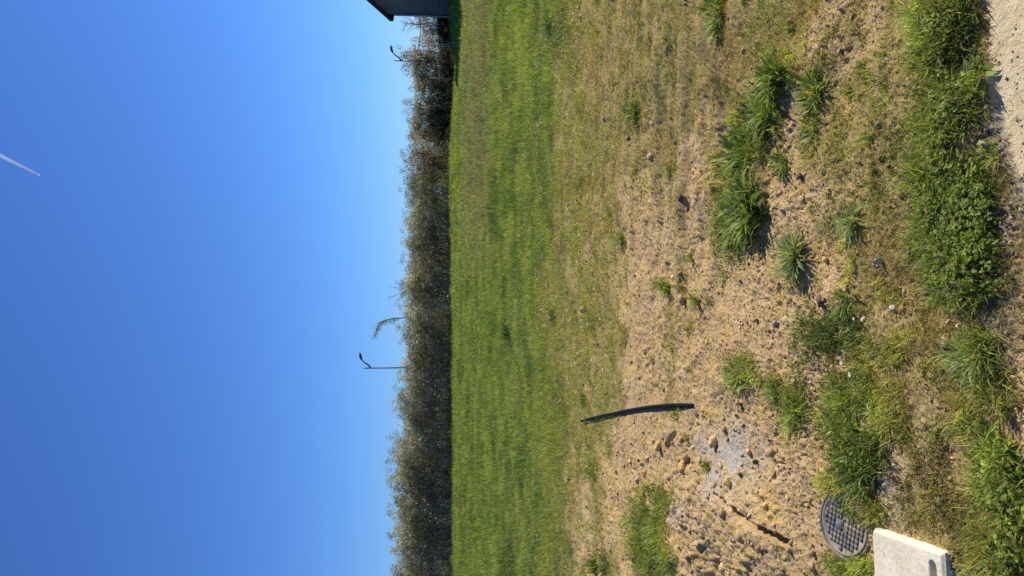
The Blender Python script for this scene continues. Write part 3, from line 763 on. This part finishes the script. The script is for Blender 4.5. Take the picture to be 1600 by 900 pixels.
tag(l1, 'dark street lamp with curved arm rising high above the middle of the hedge', 'street lamp', 'dark street lamps behind the hedge')
l2 = copy_tree(l1); p = at(616, 94.5, 46); l2.location = (p[0], p[1], p[2]-5.5)
tag(l2, 'dark street lamp with curved arm standing lower, near the house', 'street lamp', 'dark street lamps behind the hedge')

# ------------------------------------------------------------------ house at the side
def house_mat():
    mt, n, b = mat('slate blue boarding'); tc = N_(n, 'ShaderNodeTexCoord').outputs['Object']
    wv = N_(n, 'ShaderNodeTexWave', wave_type='BANDS', bands_direction='Z', wave_profile='SAW'); wv.inputs['Scale'].default_value = 1.1; wv.inputs['Distortion'].default_value = 0; n.links.new(tc, wv.inputs[0])
    v = noise(n, 3, 4, .6, tc); c = mixc(n, ramp(n, v, .3, .7), (.13, .135, .14), (.175, .18, .185)); c = mixc(n, ramp(n, wv.outputs['Fac'], .9, 1), c, (.06, .065, .07))
    n.links.new(c, b.inputs['Base Color']); b.inputs['Roughness'].default_value = .8; bump(n, wv.outputs['Fac'], .6, .02, b); return mt
M_house = house_mat()
def house():
    cx, cy, _ = at(690, 25, 37)
    zt = at(606, 25, 37)[2]; zb = float(base(cx, cy))-.25
    ang = R(-38); dx, dy = math.cos(ang), math.sin(ang)         # gable wall runs right and towards the camera
    bx_, by_ = -dy, dx                                            # away from it
    Wg, Ln, pit = 7.0, 10.0, 1.12
    hw = zt-zb; hr = hw+Wg/2*pit
    e = empty('house', (cx, cy, zb)); tag(e, 'dark slate blue house with a steep gable at the far side of the meadow', 'house')
    def W(a, b, z): return (dx*a+bx_*b, dy*a+by_*b, z)
    t = .22
    a = Acc(); pts = [(0, 0), (Wg, 0), (Wg, hw), (Wg/2, hr), (0, hw)]
    for b0, b1 in ((0, t), (Ln-t, Ln)):
        V = [W(p, b0, z) for p, z in pts]+[W(p, b1, z) for p, z in pts]
        a.add(V, [[0, 1, 2, 4], [9, 7, 6, 5], [0, 5, 6, 1], [1, 6, 7, 2], [4, 9, 5, 0]], [[4, 2, 3], [8, 7, 9]], (.2, .2, .2))
    for a0, a1 in ((0, t), (Wg-t, Wg)):
        V = [W(p, b, z) for z in (0, hw) for p, b in ((a0, t), (a1, t), (a1, Ln-t), (a0, Ln-t))]
        a.add(V, [[3, 2, 1, 0], [4, 5, 6, 7], [0, 1, 5, 4], [1, 2, 6, 5], [2, 3, 7, 6], [3, 0, 4, 7]])
    a.build('wall', M_house, e)
    for s_ in (0, 1):
        r = Acc(); ov = .28; th = .17
        p0, z0 = -ov, hw-ov*pit; p1, z1 = Wg/2, hr+.004
        if s_: p0, p1 = Wg+ov, Wg/2
        V = [W(p, b, z+dz) for dz in (.02, .02+th) for p, z, b in ((p0, z0, -.22), (p1, z1, -.22), (p1, z1, Ln+.22), (p0, z0, Ln+.22))]
        r.add(V, [[3, 2, 1, 0], [4, 5, 6, 7], [0, 1, 5, 4], [1, 2, 6, 5], [2, 3, 7, 6], [3, 0, 4, 7]], None, (.045, .047, .055))
        r.build('roof', M_metal, e)
    w_ = Acc(); V = [W(p, b, z) for z in (1.0, 2.1) for p, b in ((3, -.02), (4.2, -.02), (4.2, .02), (3, .02))]
    w_.add(V, [[3, 2, 1, 0], [4, 5, 6, 7], [0, 1, 5, 4], [1, 2, 6, 5], [2, 3, 7, 6], [3, 0, 4, 7]], None, (.04, .05, .06)); w_.build('window', M_metal, e)
    g = Acc(); tube(g, [W(-.02, -.05, .1), W(-.02, -.05, hw-.35)], .04, 8, (.33, .35, .37)); g.build('downpipe', M_metal, e)
house()

# ------------------------------------------------------------------ posts and wire
def post_double(X, Y0, Y1, xt, label, dist=37.5):
    x, y, z = at(X, Y0, dist); zb = float(base(x, y))-.1; zt = at(xt, Y0, dist)[2]
    e = empty('wire_post', (x, y, zb)); tag(e, label, 'fence post', 'pale posts beside the house')
    return e, zt-zb, x, y
e, h, px_, py_ = post_double(700, 73, 73, 655, 'pale double post carrying the wire between lamp and house')
for off in ((0.0, .03), (.02, .19)):
    a = Acc(); tube(a, [(off[1]*.9, 0, 0), (off[0], 0, h)], .017, 8, (.66, .64, .58)); a.build('post', M_metal, e, True)
a = Acc(); box(a, (.0, 0, h+.01), (.2, .06, .05), 0, (.3, .3, .3)); a.build('top_bracket', M_metal, e)
e2, h2, qx, qy = post_double(700, 123, 123, 672, 'thin faint grey post standing before the dark bushes')
a = Acc(); tube(a, [(0, 0, 0), (.02, 0, h2)], .015, 8, (.25, .26, .28)); a.build('post', M_metal, e2, True)
a = Acc(); lathe(a, [(.03, h2), (.03, h2+.03), (.01, h2+.05)], 8, (.2, .2, .2)); a.build('cap', M_metal, e2)
a = Acc(); A = np.array(at(656, 27, 37.5)); B = np.array(at(654.5, 73, 37.5)); D_ = np.array(at(658, 94, 45.8))
for P0, P1 in ((A, B), (B, D_)):
    t = np.linspace(0, 1, 12)[:, None]; P = P0*(1-t)+P1*t; P[:, 2] -= (.05*4*t*(1-t))[:, 0]; tube(a, P, .018, 5, (.05, .055, .065))
o = a.build('overhead_wire', M_metal); tag(o, 'dark wire strung from the low lamp over the double post to the house', 'wire')

# ------------------------------------------------------------------ hedge shrubs and trees
def tree_mesh(H, rx, ry, nleaf, nstem, leafc, barkc, seed, lsize=(.04, .085), low=0., top_twigs=22, clumps=100, base_h=.0, ragged=.22):
    global rng
    old = rng; rng = np.random.default_rng(seed)
    st = Acc(); cr = Acc(); tips = []
    for k in range(nstem):
        a0 = rng.uniform(0, 6.28); r = rng.random()**.5; bx, by = math.cos(a0)*rx*.25*r, math.sin(a0)*ry*.25*r
        ex, ey = math.cos(a0)*rx*.8*r+rng.normal(0, .1), math.sin(a0)*ry*.8*r+rng.normal(0, .1); hh = H*rng.uniform(.72, 1.0)*(1-.15*r)
        t = np.linspace(0, 1, 8)[:, None]; P = np.array([bx, by, 0])*(1-t)+np.array([ex, ey, hh])*t
        P += np.cumsum(rng.normal(0, .035, P.shape), 0)*np.array([1, 1, .2]); tube(st, P, np.linspace(.03 if nstem > 4 else .075, .006, 8), 5, jit(barkc, 1, .15)[0], cap=False)
        for b in range(9):
            i = rng.integers(2, 8); p = P[i]; dr = rng.normal(0, 1, 3); dr[2] = abs(dr[2])*.8+.4; dr /= np.linalg.norm(dr); Lb = rng.uniform(.3, .75)*H/3.3
            t2 = np.linspace(0, 1, 5)[:, None]; Q = p+dr*Lb*t2+np.array([0, 0, .12])*t2**2+np.cumsum(rng.normal(0, .02, (5, 3)), 0)*np.minimum(t2*4, 1)
            tube(st, Q, np.linspace(.011, .004, 5), 3, jit(barkc, 1, .2)[0]*1.1, cap=False); tips.append(Q[-1])
    # clump centres through the crown volume
    cc = []
    while len(cc) < clumps:
        p = rng.uniform(-1, 1, 3)
        if (p[0]**2+p[1]**2) > 1: continue
        lim = 1-ragged*.6*(p[0]**2+p[1]**2)-ragged*.5*rng.random()
        z = -.02+(1-low)*((p[2]*.5+.5)**1.3)*lim
        q_ = (1.3-.5*z)*((p[0]**2+p[1]**2+1e-6)**-.25)
        cc.append((p[0]*rx*q_*.85, p[1]*ry*q_*.9, z*H*.98))
    cc = np.array(cc+[tuple(t_) for t_ in tips]); m_ = len(cc)
    shade = rng.uniform(.6, 1.45, m_); hue = rng.random(m_)
    ci = rng.integers(0, m_, nleaf); sc = np.where(ci < clumps, .24, .11)*H/3.3
    P = cc[ci]+rng.normal(0, 1, (nleaf, 3))*sc[:, None]; P[:, 2] = np.abs(P[:, 2])
    cols = np.array(leafc); pick = (hue[ci]*len(cols)*.999+rng.normal(0, .45, nleaf)).astype(int).clip(0, len(cols)-1)
    c = cols[pick]*shade[ci][:, None]*(1+rng.normal(0, .25, (nleaf, 1))); c = np.clip(c, .006, .7)
    s = rng.uniform(lsize[0], lsize[1], nleaf)
    ribbons(cr, P, rng.uniform(0, 6.28, nleaf), s*1.3, s*.62, rng.uniform(-1.2, 1.4, nleaf), .5, [.25, 1, .15], c, .9)
    # thin leafy shoots standing above the outline
    for k in range(top_twigs):
        a0 = rng.uniform(0, 6.28); r = rng.random()**.5; x0, y0 = math.cos(a0)*rx*.85*r, math.sin(a0)*ry*.8*r
        z0 = H*(.80-.2*r*r*ragged); Ls = rng.uniform(.15, .6)*H/3.3; t = np.linspace(0, 1, 5)[:, None]
        Q = np.array([x0, y0, z0])+np.array([rng.normal(0, .18), rng.normal(0, .18), 1])*Ls*t
        tube(st, Q, np.linspace(.009, .003, 5), 3, jit(barkc, 1, .2)[0]*1.15, cap=False)
        n_ = 16; tt = rng.random(n_); Pq = Q[0]+(Q[-1]-Q[0])*tt[:, None]+rng.normal(0, .035, (n_, 3))
        ribbons(cr, Pq, rng.uniform(0, 6.28, n_), rng.uniform(.05, .09, n_), .035, rng.uniform(-.5, 1.2, n_), .5, [.3, 1, .1], jit(cols[rng.integers(0, len(cols))]*1.1, n_, .25), .8)
    s_ob = st.build('stems', M_bark); c_ob = cr.build('crown', M_leaf)
    sm, cm = s_ob.data, c_ob.data; bpy.data.objects.remove(s_ob); bpy.data.objects.remove(c_ob); rng = old
    return sm, cm
def put(name, meshes, loc, rz, sc, label, cat, group):
    e = empty(name, loc, rz); e.scale = sc; tag(e, label, cat, group)
    for n_, me in zip(('stems', 'crown'), meshes):
        o = bpy.data.objects.new(n_, me); C.objects.link(o); o.parent = e
    return e
GO = [(.26, .26, .18), (.33, .32, .23), (.42, .39, .32), (.23, .27, .14), (.72, .68, .62)]
TN = [(.26, .21, .14), (.36, .29, .20), (.18, .175, .10), (.52, .44, .33), (.15, .13, .09)]
DK = [(.03, .04, .03), (.045, .055, .035), (.02, .03, .03), (.07, .075, .05)]  # near-black leaves: the shade beneath the trees put into the bush colour
GN = [(.14, .18, .06), (.19, .23, .08), (.10, .13, .06), (.28, .27, .15)]
BK = (.42, .37, .30)
varA = [tree_mesh(3.3, 1.35, 1.0, 14000, 12, GO, BK, 100+k) for k in range(4)]
varB = [tree_mesh(3.3, 1.3, 1.0, 6500, 10, TN, (.20, .15, .11), 200+k, top_twigs=40, clumps=45) for k in range(3)]
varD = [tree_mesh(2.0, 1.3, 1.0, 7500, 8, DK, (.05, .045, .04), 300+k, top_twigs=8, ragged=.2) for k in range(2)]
varT = [tree_mesh(3.6, 1.2, 1.0, 5200, 9, TN, (.22, .18, .14), 400+k, top_twigs=30, clumps=30, ragged=.6) for k in range(3)]
varG = [tree_mesh(3.3, 1.3, 1.0, 8000, 9, GN, BK, 500)]
# outline of the hedge top: photo row -> photo column
HY = [-60, 30, 60, 95, 115, 140, 170, 200, 215, 240, 265, 300, 330, 380, 440, 480, 500, 540, 560, 600, 640, 700, 740, 800, 850, 900, 960]
HX = [640, 648, 648, 634, 640, 642, 640, 636, 638, 645, 632, 630, 630, 628, 624, 620, 622, 632, 628, 622, 618, 612, 608, 612, 612, 616, 612]
G_H = 'shrubs of the long grey green hedge'
LK = ['grey green', 'silvery', 'olive', 'brownish', 'mottled']
rows = np.concatenate([np.arange(243, 990, 33.)])
def place_word(Y):
    if Y > 860: return 'at the hedge end farthest from the house'
    if Y > 700: return 'beyond the mound'
    if Y > 600: return 'in line with the black hose'
    if Y > 530: return 'around the high street lamp'
    if Y > 420: return 'under the tall arching sprig'
    if Y > 300: return 'in the hedge middle'
    return 'just beyond the dark bushes'
used = {}
ORD = ['first', 'second', 'third', 'fourth', 'fifth', 'sixth', 'seventh']
for k, Y in enumerate(rows):
    Yj = Y+rng.normal(0, 5); dist = 40.3+rng.normal(0, .35)
    x, y, _ = at(700, Yj, dist); zb = float(base(x, min(y, 40.4)))-.05; zt = at(np.interp(Yj, HY, HX)+rng.normal(0, 3), Yj, dist)[2]
    s = (zt-zb)/3.3*.94
    src = varG[0] if k == 2 else (varB[k % 3] if (k in (0, 1, 5)) else varA[(k*3) % 4])
    look = 'green topped' if k == 2 else ('tan' if k in (0, 1, 5) else LK[(k*3) % 4])
    pw = place_word(Y); used[pw] = used.get(pw, 0)+1
    lab = f'{look} hedge shrub {pw}, {ORD[used[pw]-1]} from the house'
    put('hedge_shrub', src, (x, y, zb), rng.uniform(0, 6.28), (rng.uniform(1, 1.25), 1.0, s), lab, 'shrub', G_H)
# second row just behind, fills the gaps
for k, Y in enumerate(np.arange(228, 990, 44.)):
    dist = 43.8; x, y, _ = at(700, Y, dist); zb = float(base(x, 40.4))-.35; zt = at(np.interp(Y, HY, HX)+14, Y, dist)[2]
    put('rear_shrub', varA[(k+1) % 4] if k % 3 else varG[0], (x, y, zb), rng.uniform(0, 6.28), (1.55, .8, (zt-zb)/3.3*.92), 'grey green shrub hidden behind the front row of the hedge', 'shrub', 'shrubs behind the front row of the hedge')
# right part: bushes coloured dark for the tree shade in front, tan trees behind, all lower down
DKL = ['bush coloured dark as tree shade, against the house corner', 'bush coloured dark as tree shade, between the house and the double post', 'bush coloured dark as tree shade, at the foot of the double post',
       'bush coloured dark as tree shade, under the low street lamp', 'bush coloured dark as tree shade, behind the faint grey post', 'bush coloured black as the deepest shade, house side', 'bush coloured black as the deepest shade, middle', 'bush coloured black as deep shade, where it ends at the hedge']
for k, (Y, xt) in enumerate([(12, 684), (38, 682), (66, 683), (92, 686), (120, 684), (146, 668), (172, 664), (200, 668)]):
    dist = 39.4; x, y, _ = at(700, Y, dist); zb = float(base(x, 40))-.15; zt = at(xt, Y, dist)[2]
    put('shade_bush', varD[k % 2], (x, y, zb), k*1.3, (.95, .9, (zt-zb)/1.95), DKL[k], 'bush', 'bushes coloured as tree shade at the house end of the hedge')
TT = [(8, 640, 'tan tree directly beside the house wall'), (36, 652, 'thin bare twigged tree between the house and the double post'), (62, 662, 'sparse see-through tree behind the double post'),
      (92, 634, 'tan crowned tree behind the low street lamp'), (112, 640, 'brownish tree between the low lamp and the faint grey post'), (134, 645, 'pale feathery tree behind the faint grey post'),
      (160, 642, 'greenish brown tree above the shade-dark bushes, house side'), (186, 640, 'tan tree above the shade-dark bushes, hedge side'), (212, 634, 'brown bushy tree where the hedge begins')]
for k, (Y, xt, lab) in enumerate(TT):
    dist = 43.5; x, y, _ = at(700, Y, dist); zb = float(base(x, y))-.1; zt = at(xt, Y, dist)[2]
    src = varT[k % 3] if Y < 80 else varB[k % 3]
    if k == 6: src = varG[0]
    put('tree', src, (x, y, zb), k*2.1, (1.1, 1, (zt-zb)/(3.6 if Y < 80 else 3.3)), lab, 'tree', 'trees behind the dark bushes')
# pale leaning trunk near the house
e = empty('birch_tree', at(706, 42, 39)); tag(e, 'pale barked slim tree leaning towards the house', 'tree')
x, y, z = at(706, 42, 39); a = Acc()
P = np.array([at(700, 44, 39), at(682, 41, 39), at(674, 36, 39), at(665, 37, 39), at(655, 38, 39), at(645, 37, 39), at(636, 36, 39)])-np.array([x, y, z])
tube(a, P, [.06, .055, .05, .045, .035, .02, .008], 7, (.85, .80, .66)); a.build('trunk', M_bark, e, True)
a = Acc(); c = Acc()
for k in range(46):
    i = rng.integers(3, 7); p = P[i]+rng.normal(0, .05, 3); dr = rng.normal(0, 1, 3); dr[2] = abs(dr[2])*.6+.2; dr /= np.linalg.norm(dr); t = np.linspace(0, 1, 4)[:, None]
    Q = p+dr*rng.uniform(.25, .7)*t; tube(a, Q, [.009, .007, .005, .003], 3, (.42, .36, .28), cap=False)
    n_ = 14; Pq = Q[0]+(Q[-1]-Q[0])*rng.random((n_, 1))+rng.normal(0, .05, (n_, 3)); ribbons(c, Pq, rng.uniform(0, 6.28, n_), .06, .03, rng.uniform(-1, 1, n_), .5, [.3, 1, .1], jit((.30, .24, .15), n_, .3), .8)
a.build('branches', M_bark, e); c.build('leaves', M_leaf, e)
# tall arching sprig above the hedge
x, y, z = at(700, 492, 40.6); zb = float(base(x, 40))
e = empty('tall_sapling', (x, y, zb)); tag(e, 'slender sapling whose pale sprig arches high above the hedge', 'tree')
O_ = np.array([x, y, zb]); P = np.array([[x, y, zb], at(660, 496, 40.6), at(625, 497, 40.6), at(612, 498, 40.6), at(602, 500, 40.6), at(594, 505, 40.6), at(589, 513, 40.6), at(586, 523, 40.6)])-O_
t_ = np.linspace(0, 7, 26); P = np.stack([np.interp(t_, np.arange(8), P[:, k]) for k in range(3)], 1)
a = Acc(); tube(a, P, np.linspace(.04, .005, 26), 6, (.30, .25, .18)); a.build('trunk', M_bark, e)
c = Acc()
for i in range(8, 26):
    for _ in range(3):
        dr = np.array([rng.uniform(-.9, .1), rng.normal(0, .3), rng.normal(.1, .3)]); t = np.linspace(0, 1, 4)[:, None]; Q = P[i]+dr*.34*t
        tube(c, Q, [.006, .005, .004, .003], 3, (.25, .22, .12), cap=False)
        n_ = 16; Pq = Q[0]+(Q[-1]-Q[0])*rng.random((n_, 1))+rng.normal(0, .03, (n_, 3)); ribbons(c, Pq, rng.uniform(0, 6.28, n_), .09, .03, rng.uniform(-1, .8, n_), .5, [.3, 1, .1], jit((.30, .34, .12), n_, .25), .8)
c.build('crown', M_leaf, e)
x, y, z = at(700, 452, 40.6); zb = float(base(x, 40)); O_ = np.array([x, y, zb])
e = empty('tall_sapling', (x, y, zb)); tag(e, 'thin sapling with sparse twigs poking above the hedge next to the arching sprig', 'tree')
a = Acc(); c = Acc()
for top in ((605, 466), (610, 449), (614, 478), (618, 440)):
    P = np.array([[x, y, zb], at(650, 455, 40.6), at(625, (452+top[1])/2, 40.6), at(top[0], top[1], 40.6)])-O_; tube(a, P, [.022, .016, .010, .004], 4, (.22, .18, .12), cap=False)
    n_ = 22; Pq = P[2]+(P[3]-P[2])*rng.random((n_, 1))+rng.normal(0, .05, (n_, 3)); ribbons(c, Pq, rng.uniform(0, 6.28, n_), .08, .035, rng.uniform(-1, 1, n_), .5, [.3, 1, .1], jit((.08, .10, .04), n_, .25), .8)
a.build('trunk', M_bark, e); c.build('crown', M_leaf, e)

# ------------------------------------------------------------------ contrail high in the sky
def contrail():
    mt, n, b = mat('contrail ice'); b.inputs['Base Color'].default_value = (.88, .95, 1, 1); b.inputs['Roughness'].default_value = 1
    tr = N_(n, 'ShaderNodeBsdfTransparent'); mx = N_(n, 'ShaderNodeMixShader'); at_ = N_(n, 'ShaderNodeAttribute', attribute_name='col')
    tl = N_(n, 'ShaderNodeBsdfTranslucent'); tl.inputs[0].default_value = (.88, .95, 1, 1); m2 = N_(n, 'ShaderNodeMixShader'); m2.inputs[0].default_value = .97
    n.links.new(b.outputs[0], m2.inputs[1]); n.links.new(tl.outputs[0], m2.inputs[2])
    n.links.new(at_.outputs['Fac'], mx.inputs[0]); n.links.new(tr.outputs[0], mx.inputs[1]); n.links.new(m2.outputs[0], mx.inputs[2]); n.links.new(mx.outputs[0], n.nodes['Material Output'].inputs[0])
    D = 14000.; O_ = np.array(at(60.5, 274, D)); e = empty('contrail', O_); tag(e, 'white double vapour trail of an aircraft high in the blue sky', 'contrail')
    for s_ in (-1, 1):
        a = Acc(); K = 30; t = np.linspace(0, 1, K); X = 60.5+(-80-60.5)*t; Y = 274+(206-274)*t
        off = s_*(0.6+2.6*t)*.85
        P = np.array([at(X[i]-.42*off[i]*.8, Y[i]+.9*off[i]*.8, D) for i in range(K)])-O_
        r = (np.minimum(1.9+3.*t*1.0, 3.8))*D/F*np.minimum(1, t*20+.85)
        n8 = 8; tube(a, P, r, n8, (1, 1, 1), cap=False)
        al = np.clip(1.2-1.4*t, .6, 1)
        zc = a.V[0][a.Q[0]][:, :, 2].mean(1)-np.repeat(P[:-1, 2]+P[1:, 2], n8)/2; a.Q[0] = a.Q[0][zc < 0]   # sunlit vapour seen through from below
        a.K[0] = np.repeat(np.stack([al]*3, 1), n8, 0)
        a.build('vapour_streak', mt, e, True)
contrail()
